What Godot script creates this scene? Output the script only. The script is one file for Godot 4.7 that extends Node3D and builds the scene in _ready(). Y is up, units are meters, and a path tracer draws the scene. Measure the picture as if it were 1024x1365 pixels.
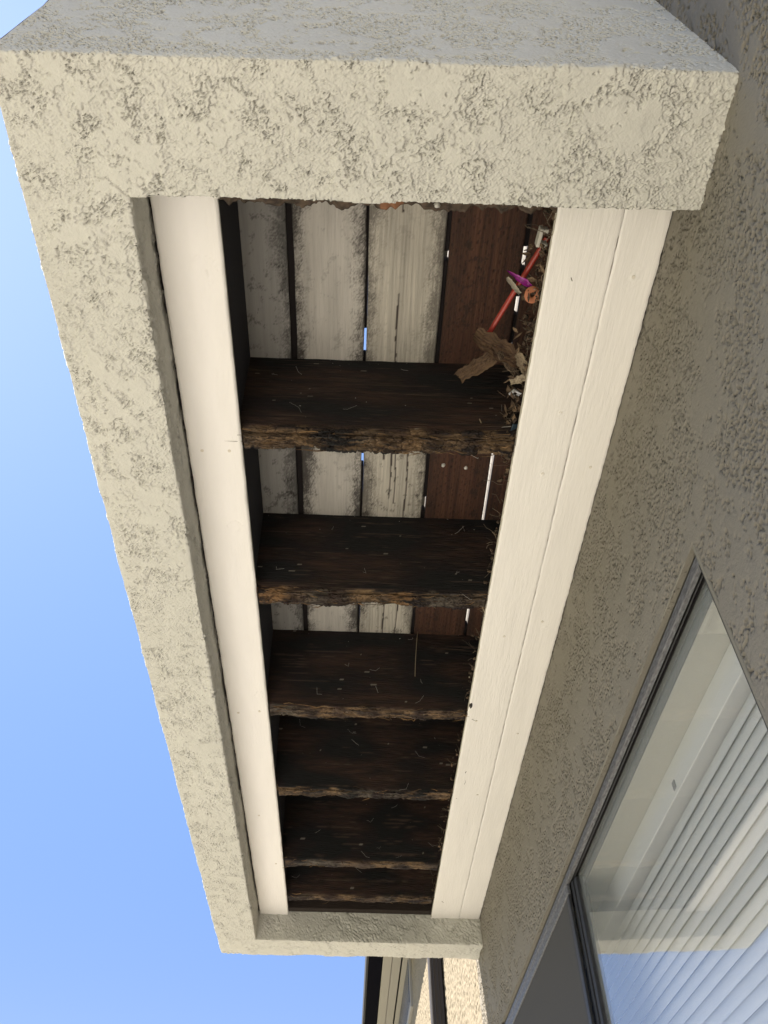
extends Node3D
# A stucco balcony with rotten joists, seen from below beside a house wall. Metres, y up; the camera stands at (0, 1.5, 0).

const XO := -0.504      # outer face of the balcony
const XW := 0.5396      # face of the house wall
const XI := -0.344      # inner edge of the outer stucco beam
const ZN := -0.315
const ZNI := -0.510
const ZFI := -3.412
const ZF := -3.555
const YS := 2.77        # stucco soffit
const YB := 2.867       # underside of the white boards
const YD := 3.15        # underside of the deck boards
const HX0 := -0.9045    # window opening, along z and y
const HX1 := -3.211
const HY0 := 1.25
const HY1 := 2.426

var rng := RandomNumberGenerator.new()
var na: FastNoiseLite
var nb: FastNoiseLite
var nc: FastNoiseLite
var nd: FastNoiseLite
var ne: FastNoiseLite
var names := {}
var _c := Color.WHITE
var _skip := false
var M := {}

# ---------------------------------------------------------------- helpers
class Buf:
	var v := PackedVector3Array()
	var n := PackedVector3Array()
	var c := PackedColorArray()
	var uv := PackedVector2Array()
	var i := PackedInt32Array()

func noise(kind: int, freq: float, seed_: int) -> FastNoiseLite:
	var f := FastNoiseLite.new()
	f.noise_type = kind as FastNoiseLite.NoiseType
	f.frequency = freq
	f.seed = seed_
	f.fractal_type = FastNoiseLite.FRACTAL_NONE
	return f

func numbered(called: String) -> String:
	if not names.has(called):
		names[called] = 0
		return called
	names[called] += 1
	return "%s_%03d" % [called, names[called]]

func tag(o: Node, label: String, category: String, group := "", kind := "") -> void:
	if label: o.set_meta("label", label)
	if category: o.set_meta("category", category)
	if group: o.set_meta("group", group)
	if kind: o.set_meta("kind", kind)

func thing(called: String, label: String, category: String, at := Vector3.ZERO, group := "") -> Node3D:
	var o := Node3D.new()
	o.name = numbered(called)
	o.position = at
	add_child(o)
	tag(o, label, category, group)
	return o

func origin_of(n: Node) -> Vector3:
	var p := Vector3.ZERO
	while n != self and n is Node3D:
		p += (n as Node3D).position
		n = n.get_parent()
	return p

# commits vertices given in the world's axes as one named mesh under its parent
func put(called: String, b: Buf, mat: Material, parent: Node = self) -> MeshInstance3D:
	var at := origin_of(parent) if parent != self else Vector3.ZERO
	var v := b.v
	if at != Vector3.ZERO:
		v = Transform3D(Basis.IDENTITY, -at) * v
	var a := []
	a.resize(Mesh.ARRAY_MAX)
	a[Mesh.ARRAY_VERTEX] = v
	a[Mesh.ARRAY_NORMAL] = b.n
	a[Mesh.ARRAY_COLOR] = b.c
	a[Mesh.ARRAY_TEX_UV] = b.uv
	a[Mesh.ARRAY_INDEX] = b.i
	var m := ArrayMesh.new()
	m.add_surface_from_arrays(Mesh.PRIMITIVE_TRIANGLES, a)
	var o := MeshInstance3D.new()
	o.mesh = m
	o.material_override = mat
	o.name = numbered(called) if parent == self else called
	parent.add_child(o, true)
	return o

func lone(called: String, b: Buf, mat: Material, label: String, category: String, group := "", kind := "") -> MeshInstance3D:
	var o := put(called, b, mat)
	tag(o, label, category, group, kind)
	return o

func steps(a: float, b: float, d: float) -> PackedFloat32Array:
	var k := maxi(1, int(ceil(absf(b - a) / d)))
	var r := PackedFloat32Array()
	for j in k + 1:
		r.append(lerpf(a, b, float(j) / k))
	return r

# steps whose size grows from d0 to d1
func grow_steps(a: float, b: float, d0: float, d1: float) -> PackedFloat32Array:
	var r := PackedFloat32Array([a])
	var x := a
	var s := signf(b - a)
	while (b - x) * s > 0.0:
		var t := clampf((x - a) / (b - a), 0.0, 1.0)
		x += s * lerpf(d0, d1, t)
		if (b - x) * s < 0.3 * d1: x = b
		r.append(x)
	return r

# a sheet of us x vs points f(u, v); its normals point along `out`
func sheet(b: Buf, us: PackedFloat32Array, vs: PackedFloat32Array, f: Callable, out := Vector3.ZERO) -> void:
	var w := vs.size()
	var h := us.size()
	var base := b.v.size()
	var pos := PackedVector3Array()
	pos.resize(w * h)
	var ok := PackedByteArray()
	ok.resize(w * h)
	var k := 0
	for u in us:
		for v in vs:
			_c = Color.WHITE
			_skip = false
			pos[k] = f.call(u, v)
			b.c.append(_c)
			b.uv.append(Vector2(u, v))
			ok[k] = 0 if _skip else 1
			k += 1
	var nn := PackedVector3Array()
	nn.resize(w * h)
	var vote := 0.0
	for j in h:
		var j0 := maxi(j - 1, 0) * w
		var j1 := mini(j + 1, h - 1) * w
		for i in w:
			var e := (pos[j1 + i] - pos[j0 + i]).cross(pos[j * w + mini(i + 1, w - 1)] - pos[j * w + maxi(i - 1, 0)])
			e = e.normalized()
			nn[j * w + i] = e
			vote += e.dot(out)
	if out == Vector3.ZERO:      # a closed shape: outwards from its middle
		var mid := Vector3.ZERO
		for q in pos: mid += q / pos.size()
		for j in w * h: vote += nn[j].dot(pos[j] - mid)
	var flip := vote < 0.0
	if flip:
		for j in w * h: nn[j] = -nn[j]
	b.v.append_array(pos)
	b.n.append_array(nn)
	for j in h - 1:
		for i in w - 1:
			var p := j * w + i
			if ok[p] + ok[p + 1] + ok[p + w] + ok[p + w + 1] < 4: continue
			p += base
			# front faces run clockwise
			if flip: b.i.append_array([p, p + w, p + 1, p + 1, p + w, p + w + 1])
			else: b.i.append_array([p, p + 1, p + w, p + 1, p + w + 1, p + w])

func tri(b: Buf, p: Vector3, q: Vector3, r: Vector3, n: Vector3, col: Color) -> void:
	var k := b.v.size()
	if (q - p).cross(r - p).dot(n) > 0.0:
		var t := q; q = r; r = t
	for x in [p, q, r]:
		b.v.append(x); b.n.append(n); b.c.append(col); b.uv.append(Vector2(x.x + x.y, x.z + x.y * 0.31))
	b.i.append_array([k, k + 1, k + 2])

# a box with chamfered edges
func box(b: Buf, lo: Vector3, hi: Vector3, bev := 0.002, col := Color.WHITE, xf := Transform3D.IDENTITY) -> void:
	var c := (lo + hi) * 0.5
	var s := (hi - lo) * 0.5
	bev = minf(bev, minf(s.x, minf(s.y, s.z)) * 0.45)
	var at := func(sx, sy, sz, ax):
		var q := Vector3(sx * (s.x - (0.0 if ax == 0 else bev)), sy * (s.y - (0.0 if ax == 1 else bev)), sz * (s.z - (0.0 if ax == 2 else bev)))
		return xf * (c + q)
	for ax in 3:
		for sg in [-1.0, 1.0]:
			var q := []
			for d in [[-1, -1], [1, -1], [1, 1], [-1, 1]]:
				var t := [0.0, 0.0, 0.0]
				t[ax] = sg; t[(ax + 1) % 3] = d[0]; t[(ax + 2) % 3] = d[1]
				q.append(at.call(t[0], t[1], t[2], ax))
			var n := Vector3.ZERO
			n[ax] = sg
			n = (xf.basis * n).normalized()
			tri(b, q[0], q[1], q[2], n, col); tri(b, q[0], q[2], q[3], n, col)
	for ax in 3:     # edges along ax
		var a1 := (ax + 1) % 3
		var a2 := (ax + 2) % 3
		for s1 in [-1.0, 1.0]:
			for s2 in [-1.0, 1.0]:
				var q := []
				for e in [[-1, a1], [1, a1], [1, a2], [-1, a2]]:
					var t := [0.0, 0.0, 0.0]
					t[ax] = e[0]; t[a1] = s1; t[a2] = s2
					q.append(at.call(t[0], t[1], t[2], e[1]))
				var n := Vector3.ZERO
				n[a1] = s1; n[a2] = s2
				n = (xf.basis * n).normalized()
				tri(b, q[0], q[1], q[2], n, col); tri(b, q[0], q[2], q[3], n, col)
	for sx in [-1.0, 1.0]:
		for sy in [-1.0, 1.0]:
			for sz in [-1.0, 1.0]:
				tri(b, at.call(sx, sy, sz, 0), at.call(sx, sy, sz, 1), at.call(sx, sy, sz, 2), (xf.basis * Vector3(sx, sy, sz)).normalized(), col)

func bx(lo: Vector3, hi: Vector3, bev := 0.002, col := Color.WHITE, xf := Transform3D.IDENTITY) -> Buf:
	var b := Buf.new()
	box(b, lo, hi, bev, col, xf)
	return b

# a tube along points, with end caps
func tube(b: Buf, pts: Array, radii: Array, sides := 6, col := Color.WHITE) -> void:
	var k0 := b.v.size()
	var n := pts.size()
	var up := Vector3(0.3, 0.9, 0.2)
	for j in n:
		var d: Vector3 = (pts[mini(j + 1, n - 1)] - pts[maxi(j - 1, 0)]).normalized()
		var s := d.cross(up).normalized()
		var t := s.cross(d)
		var r: float = radii[mini(j, radii.size() - 1)]
		for i in sides:
			var a := TAU * i / sides
			var o := s * cos(a) + t * sin(a)
			b.v.append(pts[j] + o * r); b.n.append(o); b.c.append(col); b.uv.append(Vector2(float(i) / sides * 0.02, j * 0.01))
	for j in n - 1:
		for i in sides:
			var p := k0 + j * sides + i
			var q := k0 + j * sides + (i + 1) % sides
			b.i.append_array([p, q, p + sides, q, q + sides, p + sides])
	for e in [0, n - 1]:
		var d2: Vector3 = (pts[0] - pts[1] if e == 0 else pts[n - 1] - pts[n - 2]).normalized()
		for i in range(1, sides - 1):
			tri(b, b.v[k0 + e * sides], b.v[k0 + e * sides + i], b.v[k0 + e * sides + i + 1], d2, col)

# a closed bumpy lump
func lump(b: Buf, at: Vector3, size: Vector3, col: Color, rough := 0.25, seed_ := 0.0, bas := Basis.IDENTITY, ru := 7, rv := 10) -> void:
	var us := steps(0.0, PI, PI / ru)
	var vs := steps(0.0, TAU, TAU / rv)
	sheet(b, us, vs, func(u, v):
		var d := Vector3(sin(u) * cos(v), cos(u), sin(u) * sin(v))
		var w := 1.0 + rough * na.get_noise_3d(d.x * 1.6 + seed_ * 3.7, d.y * 1.6 + seed_, d.z * 1.6) + rough * 0.5 * na.get_noise_3d(d.x * 4.0 + seed_ * 3.7, d.y * 4.0, d.z * 4.0 + seed_)
		_c = col
		return at + bas * (d * size * w))

# the balcony is not quite square: its ends lean off the house by a few degrees
func wz(p: Vector3) -> Vector3:
	var t := clampf((p.z + 0.3175) / -3.2385, -0.2, 1.1)
	var slim := 0.016 * clampf(t, 0.0, 1.0) * clampf((XI - p.x) / (XI - XO), 0.0, 1.0)     # the outer beam narrows a little
	return Vector3(p.x + slim, p.y, p.z + p.x * lerpf(0.0048, -0.0836, t))

func warped(b: Buf) -> Buf:
	for j in b.v.size(): b.v[j] = wz(b.v[j])
	return b

func sm(a: float, b: float, x: float) -> float:
	var t := clampf((x - a) / (b - a), 0.0, 1.0)
	return t * t * (3.0 - 2.0 * t)

# relief of trowelled stucco, in metres: smooth plates with ragged edges, grooves at their feet, pitted grain between them
func relief(p: Vector3, gain: float) -> float:
	var n1 := na.get_noise_3d(p.x * 5.2, p.y * 5.2, p.z * 5.2)
	var n2 := nb.get_noise_3d(p.x * 21.0, p.y * 21.0, p.z * 21.0)
	var n3 := nc.get_noise_3d(p.x * 85.0, p.y * 85.0, p.z * 85.0)
	var n4 := nd.get_noise_3d(p.x * 235.0, p.y * 235.0, p.z * 235.0)
	var n5 := ne.get_noise_3d(p.x * 120.0, p.y * 120.0, p.z * 120.0)
	var brk := na.get_noise_3d(p.x * 19.0 + 9.0, p.y * 19.0, p.z * 19.0)
	var s := 0.60 * n1 + 0.42 * n2 + 0.30 * n3 + 0.11 * n4 - 0.07
	var live := sm(-0.30, 0.20, brk)
	var plate := sm(-0.02, 0.02, s)
	var h := 0.0013 * plate + 0.0009 * live * sm(0.20, 0.24, s - 0.2 * n2) + 0.0007 * sm(-0.36, -0.32, s)
	# ragged lines at the feet of the plates
	var g1 := (s + 0.034) / 0.026
	var g2 := (s - 0.2 * n2 - 0.18) / 0.020
	var g3 := (s + 0.36 + 0.2 * n5) / 0.034
	h -= (0.0018 + 0.0022 * sm(-0.25, 0.3, n4)) * live * exp(-g1 * g1)
	h -= 0.0017 * live * live * exp(-g2 * g2) + 0.0020 * sm(-0.2, 0.4, n2 + n3 * 0.5) * exp(-g3 * g3)
	# sandy grain with short crooked creases between the plates
	var rough := 1.0 - sm(-0.06, 0.06, s)
	var crease := 1.0 - sm(0.0, 0.13, absf(0.75 * n5 + 0.55 * n4))
	h += rough * (0.0004 * n4 + 0.0003 * n5 - 0.0017 * crease * sm(-0.25, 0.30, n3 + 0.5 * brk)) + (1.0 - rough) * (0.0001 * n4 + 0.00025 * n2)
	return h * gain

# the wall's coat: smooth plates between swarms of deep short pits
func pitted(p: Vector3, gain: float) -> float:
	var n1 := na.get_noise_3d(p.x * 6.0 + 3.0, p.y * 6.0, p.z * 6.0)
	var n2 := nb.get_noise_3d(p.x * 22.0, p.y * 22.0, p.z * 22.0)
	var n3 := nc.get_noise_3d(p.x * 75.0, p.y * 75.0, p.z * 75.0)
	var n4 := nd.get_noise_3d(p.x * 260.0, p.y * 240.0, p.z * 225.0)
	var n5 := ne.get_noise_3d(p.x * 140.0, p.y * 130.0, p.z * 115.0)
	var s := 0.55 * n1 + 0.5 * n2 + 0.25 * n3
	var few := sm(-0.10, 0.45, s)
	var pit := 0.62 * n5 + 0.62 * n4 + 0.2 * n3
	var cut := lerpf(0.20, 0.85, few)
	var h := 0.0011 * few + 0.0003 * n4 * (1.0 - few)
	h -= 0.0075 * sm(cut, cut + 0.14, pit)
	var rim := (pit - cut + 0.10) / 0.10
	h += 0.0005 * exp(-rim * rim) * (1.0 - few)
	var g := (s + 0.02 + 0.12 * n4) / 0.035
	h -= 0.0020 * sm(0.0, 0.4, n5 + 0.5 * n3) * exp(-g * g)
	return h * gain

func tone(p: Vector3, base: Color, amount: float) -> Color:
	var t := 1.0 + amount * (0.6 * na.get_noise_3d(p.x * 3.0 + 40.0, p.y * 3.0, p.z * 3.0) + 0.6 * nb.get_noise_3d(p.x * 70.0, p.y * 70.0 + 9.0, p.z * 70.0))
	return Color(base.r * t, base.g * t, base.b * t)

# ---------------------------------------------------------------- materials
func noise_map(freq: float, oct: int, seed_: int, ramp: Array = [], kind := FastNoiseLite.TYPE_SIMPLEX_SMOOTH, w := 512, h := 512) -> NoiseTexture2D:
	var t := NoiseTexture2D.new()
	t.width = w
	t.height = h
	t.seamless = true
	var f := noise(kind, freq, seed_)
	f.fractal_type = FastNoiseLite.FRACTAL_FBM
	f.fractal_octaves = oct
	f.fractal_gain = 0.6
	t.noise = f
	if ramp.size():
		var g := Gradient.new()
		var o := PackedFloat32Array()
		var c := PackedColorArray()
		for r in ramp:
			o.append(r[0]); c.append(r[1])
		g.offsets = o
		g.colors = c
		t.color_ramp = g
	return t

func mat(called: String, lin: Color, rough: float, vc := false, metal := 0.0) -> StandardMaterial3D:
	var m := StandardMaterial3D.new()
	m.resource_name = called
	m.albedo_color = lin.linear_to_srgb() if not vc else Color.WHITE
	m.vertex_color_use_as_albedo = vc
	m.roughness = rough
	m.metallic = metal
	return m

func relief_map(m: StandardMaterial3D, t: Texture2D, millimetres: float, scale: Vector3, tri_planar := true) -> void:
	m.heightmap_enabled = true
	m.heightmap_texture = t
	m.heightmap_scale = millimetres * 0.1
	m.uv1_triplanar = tri_planar
	m.uv1_scale = scale

func materials() -> void:
	var grain := noise_map(0.05, 4, 11)
	var fibre := noise_map(0.03, 5, 23)
	M.stucco = mat("cream stucco", Color.WHITE, 0.93, true)
	relief_map(M.stucco, grain, 0.9, Vector3(5, 5, 5))
	M.wall = mat("taupe stucco", Color.WHITE, 0.93, true)
	relief_map(M.wall, grain, 0.9, Vector3(5, 5, 5))
	M.paint = mat("white wood paint", Color.WHITE, 0.55, true)
	relief_map(M.paint, fibre, 0.40, Vector3(9.0, 9.0, 1.1))
	M.deck = mat("deck wood", Color.WHITE, 0.85, true)
	relief_map(M.deck, fibre, 0.9, Vector3(14.0, 14.0, 1.2))
	M.joist = mat("joist wood", Color.WHITE, 0.85, true)
	relief_map(M.joist, fibre, 1.6, Vector3(1.3, 16.0, 16.0))
	M.bark = mat("bark", Color.WHITE, 0.9, true)
	relief_map(M.bark, grain, 1.2, Vector3(16, 16, 16))
	M.straw = mat("dry straw", Color(0.30, 0.24, 0.15), 0.8)
	M.web = mat("cobweb", Color(0.42, 0.40, 0.37), 0.9)
	M.plain = mat("plain", Color.WHITE, 0.7, true)
	M.dull = mat("dull dark paint", Color.WHITE, 0.95, true)
	M.dull.metallic_specular = 0.12
	M.gloss = mat("glossy plastic", Color.WHITE, 0.25, true)
	M.bronze = mat("bronze aluminium", Color(0.022, 0.022, 0.023), 0.55, false, 0.1)
	relief_map(M.bronze, grain, 0.25, Vector3(12, 12, 3))
	M.alu = mat("weathered aluminium", Color(0.15, 0.15, 0.155), 0.55, false, 0.15)
	relief_map(M.alu, grain, 0.3, Vector3(10, 10, 3))
	for m in [M.alu, M.bronze]:
		m.albedo_texture = noise_map(0.03, 5, 31, [[0.25, Color(0.68, 0.69, 0.68)], [0.5, Color(0.88, 0.88, 0.88)], [0.75, Color(1, 1, 1)]])
	M.glass = mat("window glass", Color(0.9, 0.97, 0.93), 0.02)
	M.glass.albedo_color.a = 0.09
	M.glass.transparency = BaseMaterial3D.TRANSPARENCY_ALPHA
	M.screen = mat("insect screen", Color(0.055, 0.053, 0.05), 0.9)
	M.screen.albedo_color.a = 0.86
	M.screen.transparency = BaseMaterial3D.TRANSPARENCY_ALPHA
	M.vinyl = mat("white vinyl", Color(0.60, 0.60, 0.585), 0.4)
	M.drywall = mat("painted drywall", Color(0.46, 0.44, 0.375), 0.8)
	relief_map(M.drywall, grain, 0.3, Vector3(4, 4, 4))
	M.room = mat("room paint", Color(0.45, 0.43, 0.40), 0.9)
	M.metal = mat("galvanised steel", Color(0.55, 0.56, 0.58), 0.35, false, 0.9)
	M.roofing = mat("roofing", Color(0.06, 0.055, 0.05), 0.9)
	relief_map(M.roofing, grain, 3.0, Vector3(3, 3, 3))
	M.concrete = mat("concrete", Color(0.53, 0.515, 0.48), 0.9)
	M.concrete.albedo_texture = noise_map(0.02, 5, 5, [[0.2, Color(0.86, 0.86, 0.85)], [0.8, Color(1, 1, 1)]])
	relief_map(M.concrete, grain, 1.0, Vector3(1.5, 1.5, 1.5))
	M.earth = mat("dry lawn", Color(0.175, 0.172, 0.125), 0.95)
	M.earth.albedo_texture = noise_map(0.015, 5, 6, [[0.2, Color(0.7, 0.75, 0.6)], [0.8, Color(1, 0.97, 0.9)]])
	M.earth.uv1_triplanar = true
	M.earth.uv1_scale = Vector3(0.2, 0.2, 0.2)

# ---------------------------------------------------------------- camera, sky, sun
const SUN_TO := Vector3(-0.52, 0.80, -0.22)

func sky_image() -> Image:
	var w := 512
	var h := 256
	var im := Image.create(w, h, false, Image.FORMAT_RGBF)
	var s := SUN_TO.normalized()
	for y in h:
		var el := PI * 0.5 - (y + 0.5) / h * PI
		for x in w:
			var az := (x + 0.5) / w * TAU
			var d := Vector3(sin(az) * cos(el), sin(el), -cos(az) * cos(el))     # the first column lies towards -z
			var e := maxf(d.y, 0.0)
			var co := d.dot(s)
			var col := Vector3(0.073, 0.129, 0.271)                                   # clear blue
			col = col.lerp(Vector3(0.42, 0.46, 0.52), pow(1.0 - e, 8.0) * 0.85)       # paler air towards the horizon
			var halo := 0.019 * pow(maxf(co, 0.0), 3.0) + 0.062 * pow(maxf(co, 0.0), 12.0)
			col = col * (0.88 + 0.22 * co * co) + Vector3(1.0, 0.88, 0.86) * halo
			if d.y < 0.0: col = Vector3(0.25, 0.24, 0.21)
			im.set_pixel(x, y, Color(col.x, col.y, col.z))
	return im

func stage() -> void:
	var cam := Camera3D.new()
	cam.name = "camera"
	cam.fov = 63.119
	cam.near = 0.02
	cam.far = 600.0
	cam.transform = Transform3D(Basis(Vector3(0.99912, -0.02165, 0.03582), Vector3(-0.01192, 0.67329, 0.73928), Vector3(-0.04012, -0.73906, 0.67244)).orthonormalized(), Vector3(0, 1.5, 0))
	add_child(cam)
	cam.current = true
	var env := Environment.new()
	env.background_mode = Environment.BG_SKY
	var sky := Sky.new()
	var pm := PanoramaSkyMaterial.new()
	pm.panorama = ImageTexture.create_from_image(sky_image())
	sky.sky_material = pm
	env.sky = sky
	env.background_energy_multiplier = 1.0
	env.tonemap_mode = Environment.TONE_MAPPER_LINEAR
	env.tonemap_exposure = 3.85
	env.sdfgi_enabled = true
	env.ssao_enabled = true
	env.ssil_enabled = true
	var we := WorldEnvironment.new()
	we.name = "environment"
	we.environment = env
	add_child(we)
	var sun := DirectionalLight3D.new()
	sun.name = "sun"
	sun.light_energy = 1.6
	sun.light_color = Color(1.0, 0.96, 0.905)
	sun.light_angular_distance = 0.5
	sun.shadow_enabled = true
	add_child(sun)
	sun.look_at_from_position(SUN_TO * 50.0, Vector3.ZERO)

# ---------------------------------------------------------------- the setting
func grounds() -> void:
	lone("ground", bx(Vector3(-250, -0.5, -250), Vector3(250, 0.0, 250), 0.001), M.earth, "", "", "", "structure")
	lone("patio", bx(Vector3(-2.4, -0.1, -30), Vector3(0.05, 0.06, 30), 0.01), M.concrete, "", "", "", "structure")
	lone("added_dark_bed", bx(Vector3(0.051, -0.1, -16), Vector3(0.54, 0.04, 9), 0.01, Color(0.09, 0.07, 0.05)), M.bark, "", "", "", "structure")  # unseen dark ground strip, added to weaken bounce light on the balcony's inner returns

const WALL := Color(0.180, 0.165, 0.137)

func house() -> void:
	var h := thing("house", "taupe stucco house wall that carries the balcony and a sliding window", "house", Vector3(XW, 0, -1.3))
	# walls round the window opening, then the other three sides
	var wb := Buf.new()
	var x0 := XW + 0.011
	var x1 := 0.70
	box(wb, Vector3(x0, HY1 + 0.012, -3.66), Vector3(x1, 5.6, 6.0), 0.004, WALL)
	box(wb, Vector3(x0, 0.0, -3.66), Vector3(x1, HY0, 6.0), 0.004, WALL)
	box(wb, Vector3(x0, HY0, HX0 + 0.012), Vector3(x1, HY1 + 0.012, 6.0), 0.004, WALL)
	box(wb, Vector3(x0, HY0, -3.66), Vector3(x1, HY1 + 0.012, HX1 - 0.012), 0.004, WALL)
	box(wb, Vector3(x1, 0.0, -3.66), Vector3(8.0, 5.6, -3.50), 0.004, WALL)
	box(wb, Vector3(x1, 0.0, 5.84), Vector3(8.0, 5.6, 6.0), 0.004, WALL)
	box(wb, Vector3(7.84, 0.0, -3.50), Vector3(8.0, 5.6, 5.84), 0.004, WALL)
	put("wall", wb, M.wall, h)
	var fb := Buf.new()
	box(fb, Vector3(0.70, 0.02, -3.50), Vector3(7.84, 0.25, 5.84), 0.003, Color(0.2, 0.15, 0.1))
	put("floor", fb, M.plain, h)
	put("ceiling", bx(Vector3(0.70, 2.75, -3.50), Vector3(7.84, 2.95, 5.84), 0.003), M.room, h)
	var rb := Buf.new()
	for sg in [-1.0, 1.0]:
		var xf := Transform3D(Basis(Vector3(0, 0, 1), -sg * 0.33), Vector3(4.27, 7.10, 1.17))
		box(rb, Vector3(-0.05 if sg > 0 else -4.12, -0.10, -5.3), Vector3(4.12 if sg > 0 else 0.05, 0.06, 5.3), 0.01, Color.WHITE, xf)
	put("roof", rb, M.roofing, h)
	for ze in [-3.58, 5.92]:
		var gb := Buf.new()
		for sgn in [-1.0, 1.0]:
			tri(gb, Vector3(0.56, 5.6, ze + 0.07 * sgn), Vector3(7.98, 5.6, ze + 0.07 * sgn), Vector3(4.27, 6.88, ze + 0.07 * sgn), Vector3(0, 0, sgn), WALL)
		put("gable", gb, M.wall, h)
	# the stucco coat of the front
	var sb := Buf.new()
	var ys := steps(0.0, 1.72, 0.12)
	ys.append_array(steps(1.724, 3.34, 0.0025))
	ys.append_array(steps(3.42, 5.6, 0.15))
	var zs := steps(6.0, 0.1, 0.15)
	zs.append_array(grow_steps(-0.10, -3.66, 0.0021, 0.0064))
	sheet(sb, zs, ys, func(z, y):
		var p := Vector3(XW, y, z)
		# edges of the opening lie on its outline
		if y > HY0 - 0.06 and y < HY1 - 0.0018 and z < HX0 - 0.0018 and z > HX1 + 0.004: _skip = true
		var r := pitted(p, 1.25)
		_c = tone(p, WALL, 0.05)
		p.x -= r
		return p, Vector3(-1, 0, 0))
	put("stucco_coat", sb, M.wall, h)
	# smooth plaster returns of the opening
	var pb := Buf.new()
	box(pb, Vector3(XW - 0.0012, HY1 + 0.0004, HX1 - 0.01), Vector3(XW + 0.012, HY1 + 0.006, HX0 + 0.006), 0.0015, WALL)
	box(pb, Vector3(XW - 0.0012, HY0, HX0 - 0.004), Vector3(XW + 0.012, HY1 - 0.0017, HX0 + 0.0055), 0.0015, WALL)
	box(pb, Vector3(XW - 0.0012, HY0, HX1 - 0.0095), Vector3(XW + 0.012, HY1 - 0.0017, HX1 + 0.004), 0.0015, WALL)
	put("plaster_bead", pb, M.wall, h)
	window(h)

func window(h: Node3D) -> void:
	var yh := 2.399         # underside of the head
	var w := put("window", bx(Vector3(0.5460, yh, HX1 + 0.002), Vector3(0.556, yh + 0.0180, HX0 - 0.002), 0.0012), M.alu, h)   # the lip of the head
	var hb := Buf.new()
	box(hb, Vector3(0.5562, yh + 0.010, HX1 + 0.002), Vector3(0.560, HY1 + 0.004, HX0 - 0.002), 0.0006)
	box(hb, Vector3(0.5602, yh + 0.002, HX1 + 0.002), Vector3(0.5630, HY1 + 0.004, HX0 - 0.002), 0.0006)
	box(hb, Vector3(0.5632, yh + 0.009, HX1 + 0.002), Vector3(0.5675, HY1 + 0.004, HX0 - 0.002), 0.0006)
	box(hb, Vector3(0.5677, yh + 0.001, HX1 + 0.002), Vector3(0.5780, HY1 + 0.004, HX0 - 0.002), 0.0006)
	box(hb, Vector3(0.5782, yh, HX1 + 0.002), Vector3(0.5940, HY1 + 0.004, HX0 - 0.002), 0.0006)
	put("head_track", hb, M.bronze, w)
	for z in [HX0 - 0.018, HX1 + 0.002]:
		put("side_frame", bx(Vector3(0.5455, HY0 + 0.02, z), Vector3(0.587, yh - 0.0005, z + 0.016), 0.001), M.bronze, w)
	put("sill_frame", bx(Vector3(0.535, HY0 - 0.01, HX1), Vector3(0.587, HY0 + 0.0195, HX0), 0.002), M.bronze, w)
	# fixed pane beside the camera, sliding pane with its screen beyond
	put("pane", bx(Vector3(0.5688, HY0 + 0.02, -2.03), Vector3(0.5722, yh + 0.004, HX0 - 0.019), 0.0002), M.glass, w)
	put("pane", bx(Vector3(0.5800, HY0 + 0.02, HX1 + 0.02), Vector3(0.5832, yh - 0.003, -2.07), 0.0002), M.glass, w)
	var st := Buf.new()
	box(st, Vector3(0.5600, HY0 + 0.02, -2.036), Vector3(0.586, yh - 0.0006, -2.014), 0.0015)
	box(st, Vector3(0.5565, HY0 + 0.02, -2.058), Vector3(0.578, yh - 0.0006, -2.037), 0.0015)
	put("meeting_stile", st, M.bronze, w)
	var sc := put("insect_screen", bx(Vector3(0.5500, HY0 + 0.02, HX1 + 0.03), Vector3(0.5504, yh - 0.02, -2.085), 0.0001), M.screen, w)
	for y in [[yh - 0.0245, yh - 0.0008], [HY0 + 0.02, HY0 + 0.045]]:
		put("screen_rail", bx(Vector3(0.5462, y[0], HX1 + 0.019), Vector3(0.5545, y[1], -2.0585), 0.0015), M.alu, sc)
	for z in [-2.0830, HX1 + 0.0195]:
		put("screen_stile", bx(Vector3(0.5466, HY0 + 0.0455, z), Vector3(0.5541, yh - 0.025, z + 0.024), 0.0015), M.bronze, sc)
	# plastered reveal of the room side
	var rv := Buf.new()
	box(rv, Vector3(0.5942, yh + 0.001, HX1 - 0.01), Vector3(0.712, HY1 + 0.0118, HX0 + 0.01), 0.002)
	box(rv, Vector3(0.5942, HY0 + 0.02, HX0 - 0.004), Vector3(0.712, yh + 0.0008, HX0 + 0.0118), 0.002)
	box(rv, Vector3(0.5942, HY0 + 0.02, HX1 - 0.0118), Vector3(0.712, yh + 0.0008, HX1 + 0.004), 0.002)
	put("window_reveal", rv, M.drywall, w)

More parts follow.
